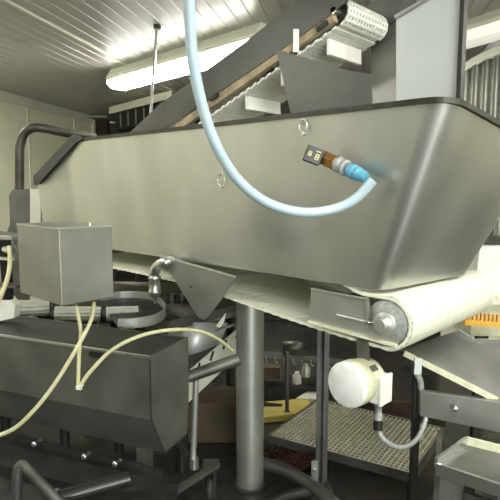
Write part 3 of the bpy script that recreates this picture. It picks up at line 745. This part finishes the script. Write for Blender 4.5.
# floor pipes near the post foot
pt = [hz(262, 500, .06), hz(300, 486, .06), hz(352, 520, .06)]
tag(MB().tube([hz(262, 463, .08), hz(285, 470, .08), hz(312, 486, .08), hz(335, 505, .08)], .035, 12, smooth_path=4).build('floor_pipe', STEELD), 'thick grey pipe lying on the floor between the posts', 'pipe')
tag(MB().tube([hz(255, 512, .05), hz(285, 497, .05), hz(315, 490, .05)], .03, 12, smooth_path=4).build('floor_pipe', DARKM), 'dark pipe along the bottom edge beside the thick post', 'pipe')

# yellow tray etc.
yc = at(283, 414, Z=.03)
yb = MB().frame(at(262, 424, Z=.0), at(312, 419, Z=0)-at(262, 424, Z=0), at(262, 408, Z=0)-at(262, 424, Z=0), Z*.05).build('yellow_tray', YELLOW, bevel=.01); tag(yb, 'flat yellow plastic tray on the floor right of the thick post', 'tray')
cr = MB().box(at(212, 432, Z=0)+Z*.13, (.5, .3, .26), YAW).build('brown_carton', CARTON, bevel=.005); tag(cr, 'dim brown carton on the floor left of the thick post', 'carton')
wt = MB().prism([at(296, 398, Z=.06), at(316, 399, Z=.06), at(319, 392, Z=.06), at(307, 391, Z=.06)], -Z*.06).build('pale_box', TRIMM, bevel=.004); tag(wt, 'low pale box on the floor behind the angle-iron leg', 'box')
# dark bar and pole
bk = thing('dark_rack', at(290, 420, D=4.0), 'dark rack with a pole and cross bar behind the belt', 'rack')
MB().beam(at(215, 400, D=3.6), at(340, 416, D=3.6), .04, .05).build('cross_bar', BLACK, bk)
MB().cyl(at(287, 352, D=3.5), at(287, 424, D=3.5), .014, 10).build('pole', STEELD, bk)
p = at(287, 424, D=3.5); MB().cyl((p.x, p.y, 0), p, .02, 10).build('foot', DARKM, bk)
MB().lathe(at(287, 410, D=3.5), -Z, [(0, .014), (.01, .028), (.04, .028), (.05, .014)], 12).build('clamp', STEELD, bk)
p = at(291, 347, D=3.6); MB().lathe(p-Rt*.06, Rt, [(0, .001), (0, .04), (.10, .045), (.14, .03), (.14, .001)], 20).build('motor_can', STEELD, bk)
MB().beam(at(262, 354, D=3.6), at(345, 362, D=3.6), .03, .04).build('upper_bar', STEELD, bk)

for k in range(9):
    p = at(266+k*9, 356+k*.8, D=3.58); MB().tube([p, p-Z*.03, p-Z*.045+Rt*.012, p-Z*.035+Rt*.022], .004, 6).build('hook', STEELP if k % 3 else GREYP, bk)
tag(MB().beam(at(338, 402, D=3.7), at(446, 412, D=3.5), .05, .10).build('brown_beam', BROWN), 'dark brown beam running behind the grating platform', 'beam')
tag(MB().beam(at(330, 424, D=4.3), at(450, 420, D=4.3), .05, .06).build('grey_beam', STEELD), 'dark grey beam low behind the grating platform', 'beam')
# far machinery in the dark: roller tables with legs and boxes
def rolltable(s, t0_, t1_, z, label, dep=.6, mtop=STEELD):
    c_ = room(s, (t0_+t1_)/2, 0); o = thing('roller_table', c_, label, 'table', None)
    MB().frame(room(s, t0_, z-.08), U*.03, V*(t1_-t0_), Z*.08).build('front_rail', mtop, o)
    MB().frame(room(s+dep, t0_, z-.08), U*.03, V*(t1_-t0_), Z*.08).build('back_rail', mtop, o)
    n = int((t1_-t0_)/.12)
    for i in range(n):
        tt_ = t0_+.06+i*.12; MB().cyl(room(s+.03, tt_, z-.03), room(s+dep, tt_, z-.03), .025, 10).build('roller', STEELB, o)
    for tt_ in (t0_+.1, t1_-.1):
        for ss in (s+.02, s+dep-.02):
            MB().cyl(room(ss, tt_, 0), room(ss, tt_, z-.06), .025, 8).build('leg', DARKM, o)
    MB().beam(room(s+.02, t0_+.1, .3), room(s+.02, t1_-.1, .3), .03, .03).build('stretcher', DARKM, o)
    return o
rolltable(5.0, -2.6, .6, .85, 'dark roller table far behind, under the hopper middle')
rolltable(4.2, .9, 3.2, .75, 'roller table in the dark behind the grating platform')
def cabinet(s, t, w_, d_, h_, label, m_):
    o = thing('machine_cabinet', room(s, t, 0), label, 'cabinet')
    MB().frame(room(s, t, .08), V*w_, U*d_, Z*(h_-.08)).build('body', m_, o, bevel=.01)
    MB().frame(room(s-.015, t+.03, .15), V*(w_-.06), U*.015, Z*(h_-.22)).build('door', m_, o, bevel=.004)
    MB().frame(room(s-.04, t+w_-.12, h_*.5), V*.02, U*.03, Z*.12).build('handle', STEELP, o)
    MB().frame(room(s+.03, t+.03, 0), V*(w_-.06), U*(d_-.06), Z*.08).build('plinth', DARKM, o)
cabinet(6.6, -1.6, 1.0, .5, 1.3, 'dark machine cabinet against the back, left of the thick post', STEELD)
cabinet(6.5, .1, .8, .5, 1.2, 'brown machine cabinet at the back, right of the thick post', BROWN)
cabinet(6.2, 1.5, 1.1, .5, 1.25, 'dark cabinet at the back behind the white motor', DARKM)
for i, (px, py, m_, lab) in enumerate(((272, 372, CARTON, 'small brown carton on the rack behind the thick post'), (297, 378, TRIMM, 'small pale canister behind the thin dark pole'), (306, 370, STEELB, 'small grey canister left of the angle-iron leg'))):
    p = at(px, py, D=3.9)
    q = MB().lathe(p-Z*.05, Z, [(0, .035), (.07, .035), (.085, .018), (.10, .018)], 14) if i else MB().box(p, (.12, .1, .1), YAW)
    tag(q.build('canister' if i else 'small_carton', m_), lab, 'canister' if i else 'carton')
p = at(285, 383, D=3.9)
sh = thing('rack_shelf', p, 'dark shelf carrying small containers behind the thick post', 'shelf')
pz = at(285, 383, D=3.9).z
MB().frame(Vector((p.x, p.y, p.z-.02))-Rt*.3-Fh*.08, Rt*.62, Fh*.25, Z*.02).build('board', DARKM, sh)
for e_ in (-.27, .28): MB().frame(Vector((p.x, p.y, 0))+Rt*e_, Rt*.03, Fh*.03, Z*(p.z-.02)).build('leg', DARKM, sh)

# ================================================================== RIGHT SIDE
rr = thing('discharge_chute', at(450, 400, D=2.3), 'sloping steel discharge chute below the right end of the belt', 'chute')
SL = [at(404, 352, D=2.12), at(462, 331, D=2.45), at(505, 337, D=2.5), at(560, 360, D=2.4), at(560, 430, D=2.0), at(497, 399, D=2.02)]
# make a planar slope: fit through three points
pl0, pl1, pl2 = SL[0], at(497, 399, D=2.02), at(462, 331, D=2.5)
nr = (pl1-pl0).cross(pl2-pl0).normalized()
def onp(px, py):
    r = at(px, py, D=1)-CAM; return CAM+r*((pl0-CAM).dot(nr)/r.dot(nr))
if nr.z < 0: nr = -nr
MB().prism([onp(*q) for q in ((402, 350), (456, 331), (472, 340), (505, 338), (530, 352), (530, 416), (497, 399))], -nr*.005).build('slope_sheet', STEELT, rr)
MB().beam(onp(404, 353), onp(497, 400), .014, .022).build('edge_strip', CREAMP, rr)
MB().beam(onp(458, 331), onp(474, 341), .014, .02).build('back_edge', STEELP, rr)
MB().beam(onp(474, 341), onp(530, 341), .014, .02).build('back_edge', STEELP, rr)
kk = at(417, 365, D=2.1); MB().box(kk, (.03, .03, .07), YAW).build('corner_bracket', STEELP, rr)
MB().tube([at(415, 371, D=2.12), at(420, 380, D=2.12), at(421, 395, D=2.14)], .014, 10, smooth_path=4).build('bracket_tube', GREYP, rr)
# channel
c0_ = at(420, 391, D=2.1); c1_ = at(520, 405, D=1.95); zb = at(420, 417, D=2.1)
chn = MB().prism([c0_, c1_, at(520, 437, D=1.95), at(420, 416, D=2.1)], Fh*.03).build('channel', SLOPE, rr, bevel=.002)
pbt = at(455, 408, D=2.03); MB().lathe(pbt, -Fh, [(0, .012), (.01, .011), (.016, .006), (.017, .001)], 14).build('bolt', STEELP, chn)
# legs of it
for px, a_, m_ in ((415.5, .02, DARKM),):
    p = at(px, 450, D=2.14); MB().frame(Vector((p.x, p.y, 0))-Rt*.015, Rt*.03, Fh*.03, Z*(at(px, 372, D=2.14).z)).build('leg', m_, rr)
p = at(530, 450, D=2.1); MB().frame(Vector((p.x, p.y, 0))-Rt*.02, Rt*.04, Fh*.04, Z*(at(530, 420, D=2.1).z)).build('leg', DARKM, rr)
MB().beam(at(440, 430, D=2.5), at(436, 500, D=2.35), .025, .025).build('rear_leg', STEELD, rr)
# pallet table lower right
tzb = .62
tb0, tb1, tb2, tb3 = hz(436, 466, tzb), hz(520, 494, tzb), hz(560, 468, tzb), hz(466, 444, tzb)
tt_ = thing('steel_table', Vector((tb0.x, tb0.y, 0)), 'low steel table with raised lip at the bottom right corner', 'table')
MB().prism([tb0, tb1, tb2, tb3], -Z*.01).build('top', STEELT, tt_)
MB().beam(tb3+Z*.012, tb2+Z*.012, .012, .035).build('back_lip', CREAMP, tt_)
MB().beam(tb0+Z*.012, tb3+Z*.012, .012, .035).build('side_lip', STEELP, tt_)
MB().beam(tb0-Z*.01, tb1-Z*.01, .012, .045).build('front_lip', STEELP, tt_)
dv = (tb1-tb0).normalized(); dw = (tb3-tb0).normalized()
MB().frame(tb0*1+dv*.01+dw*.01-Z*(tzb), dv*.06, dw*.06, Z*(tzb-.01)).build('leg', SLOPE, tt_)
MB().frame(tb1*1-dv*.07+dw*.01-Z*(tzb), dv*.06, dw*.06, Z*(tzb-.01)).build('leg', SLOPE, tt_)
MB().frame(tb3*1+dv*.01-dw*.07-Z*(tzb), dv*.06, dw*.06, Z*(tzb-.01)).build('leg', SLOPE, tt_)
MB().frame(tb0+dv*.09+dw*.03-Z*.5, dv*.6, dw*.02, Z*.42).build('panel', STEELD, tt_)
# upright grey column between grating and table
# orange rollers and cream panel at far right
oc = thing('orange_comb', at(485, 320, D=2.9), 'orange toothed plastic strip right of the belt nose', 'comb')
a = at(464, 322, D=2.9); b_ = at(520, 326, D=2.9); dv = (b_-a); nn_ = 14
MB().beam(a, b_, .03, .03).build('base_strip', ORANGE, oc)
for k in range(nn_):
    p = a+dv*((k+.3)/nn_); MB().frame(p, dv.normalized()*.009, Fh*.02, Z*.055).build('tooth', ORANGE, oc)
cq = thing('far_conveyor', at(490, 335, D=3.0), 'pale machine side with a dark cap at the right edge behind the belt', 'machine')
MB().prism([at(474, 304, D=3.05), at(540, 304, D=3.05), at(540, 336, D=3.05), at(470, 336, D=3.05)], Fh*.3).build('lower_body', CREAMP, cq)
MB().prism([at(480, 245, D=3.3), at(540, 245, D=3.3), at(540, 300, D=3.3), at(474, 300, D=3.3)], Fh*.2).build('upper_panel', BELTW, cq)
MB().prism([at(480, 239, D=3.28), at(540, 239, D=3.28), at(540, 245, D=3.28), at(480, 245, D=3.28)], Fh*.25).build('cap', BLACK, cq)
MB().beam(at(470, 302, D=3.0), at(540, 302, D=3.0), .06, .02).build('ledge', WHITEP, cq)
for px in (478, 525):
    p = at(px, 336, D=3.1); MB().frame(Vector((p.x, p.y, 0)), Rt*.05, Fh*.05, Z*p.z).build('leg', DARKM, cq)

for o in bpy.data.objects:
    if '_o' in o: del o['_o']
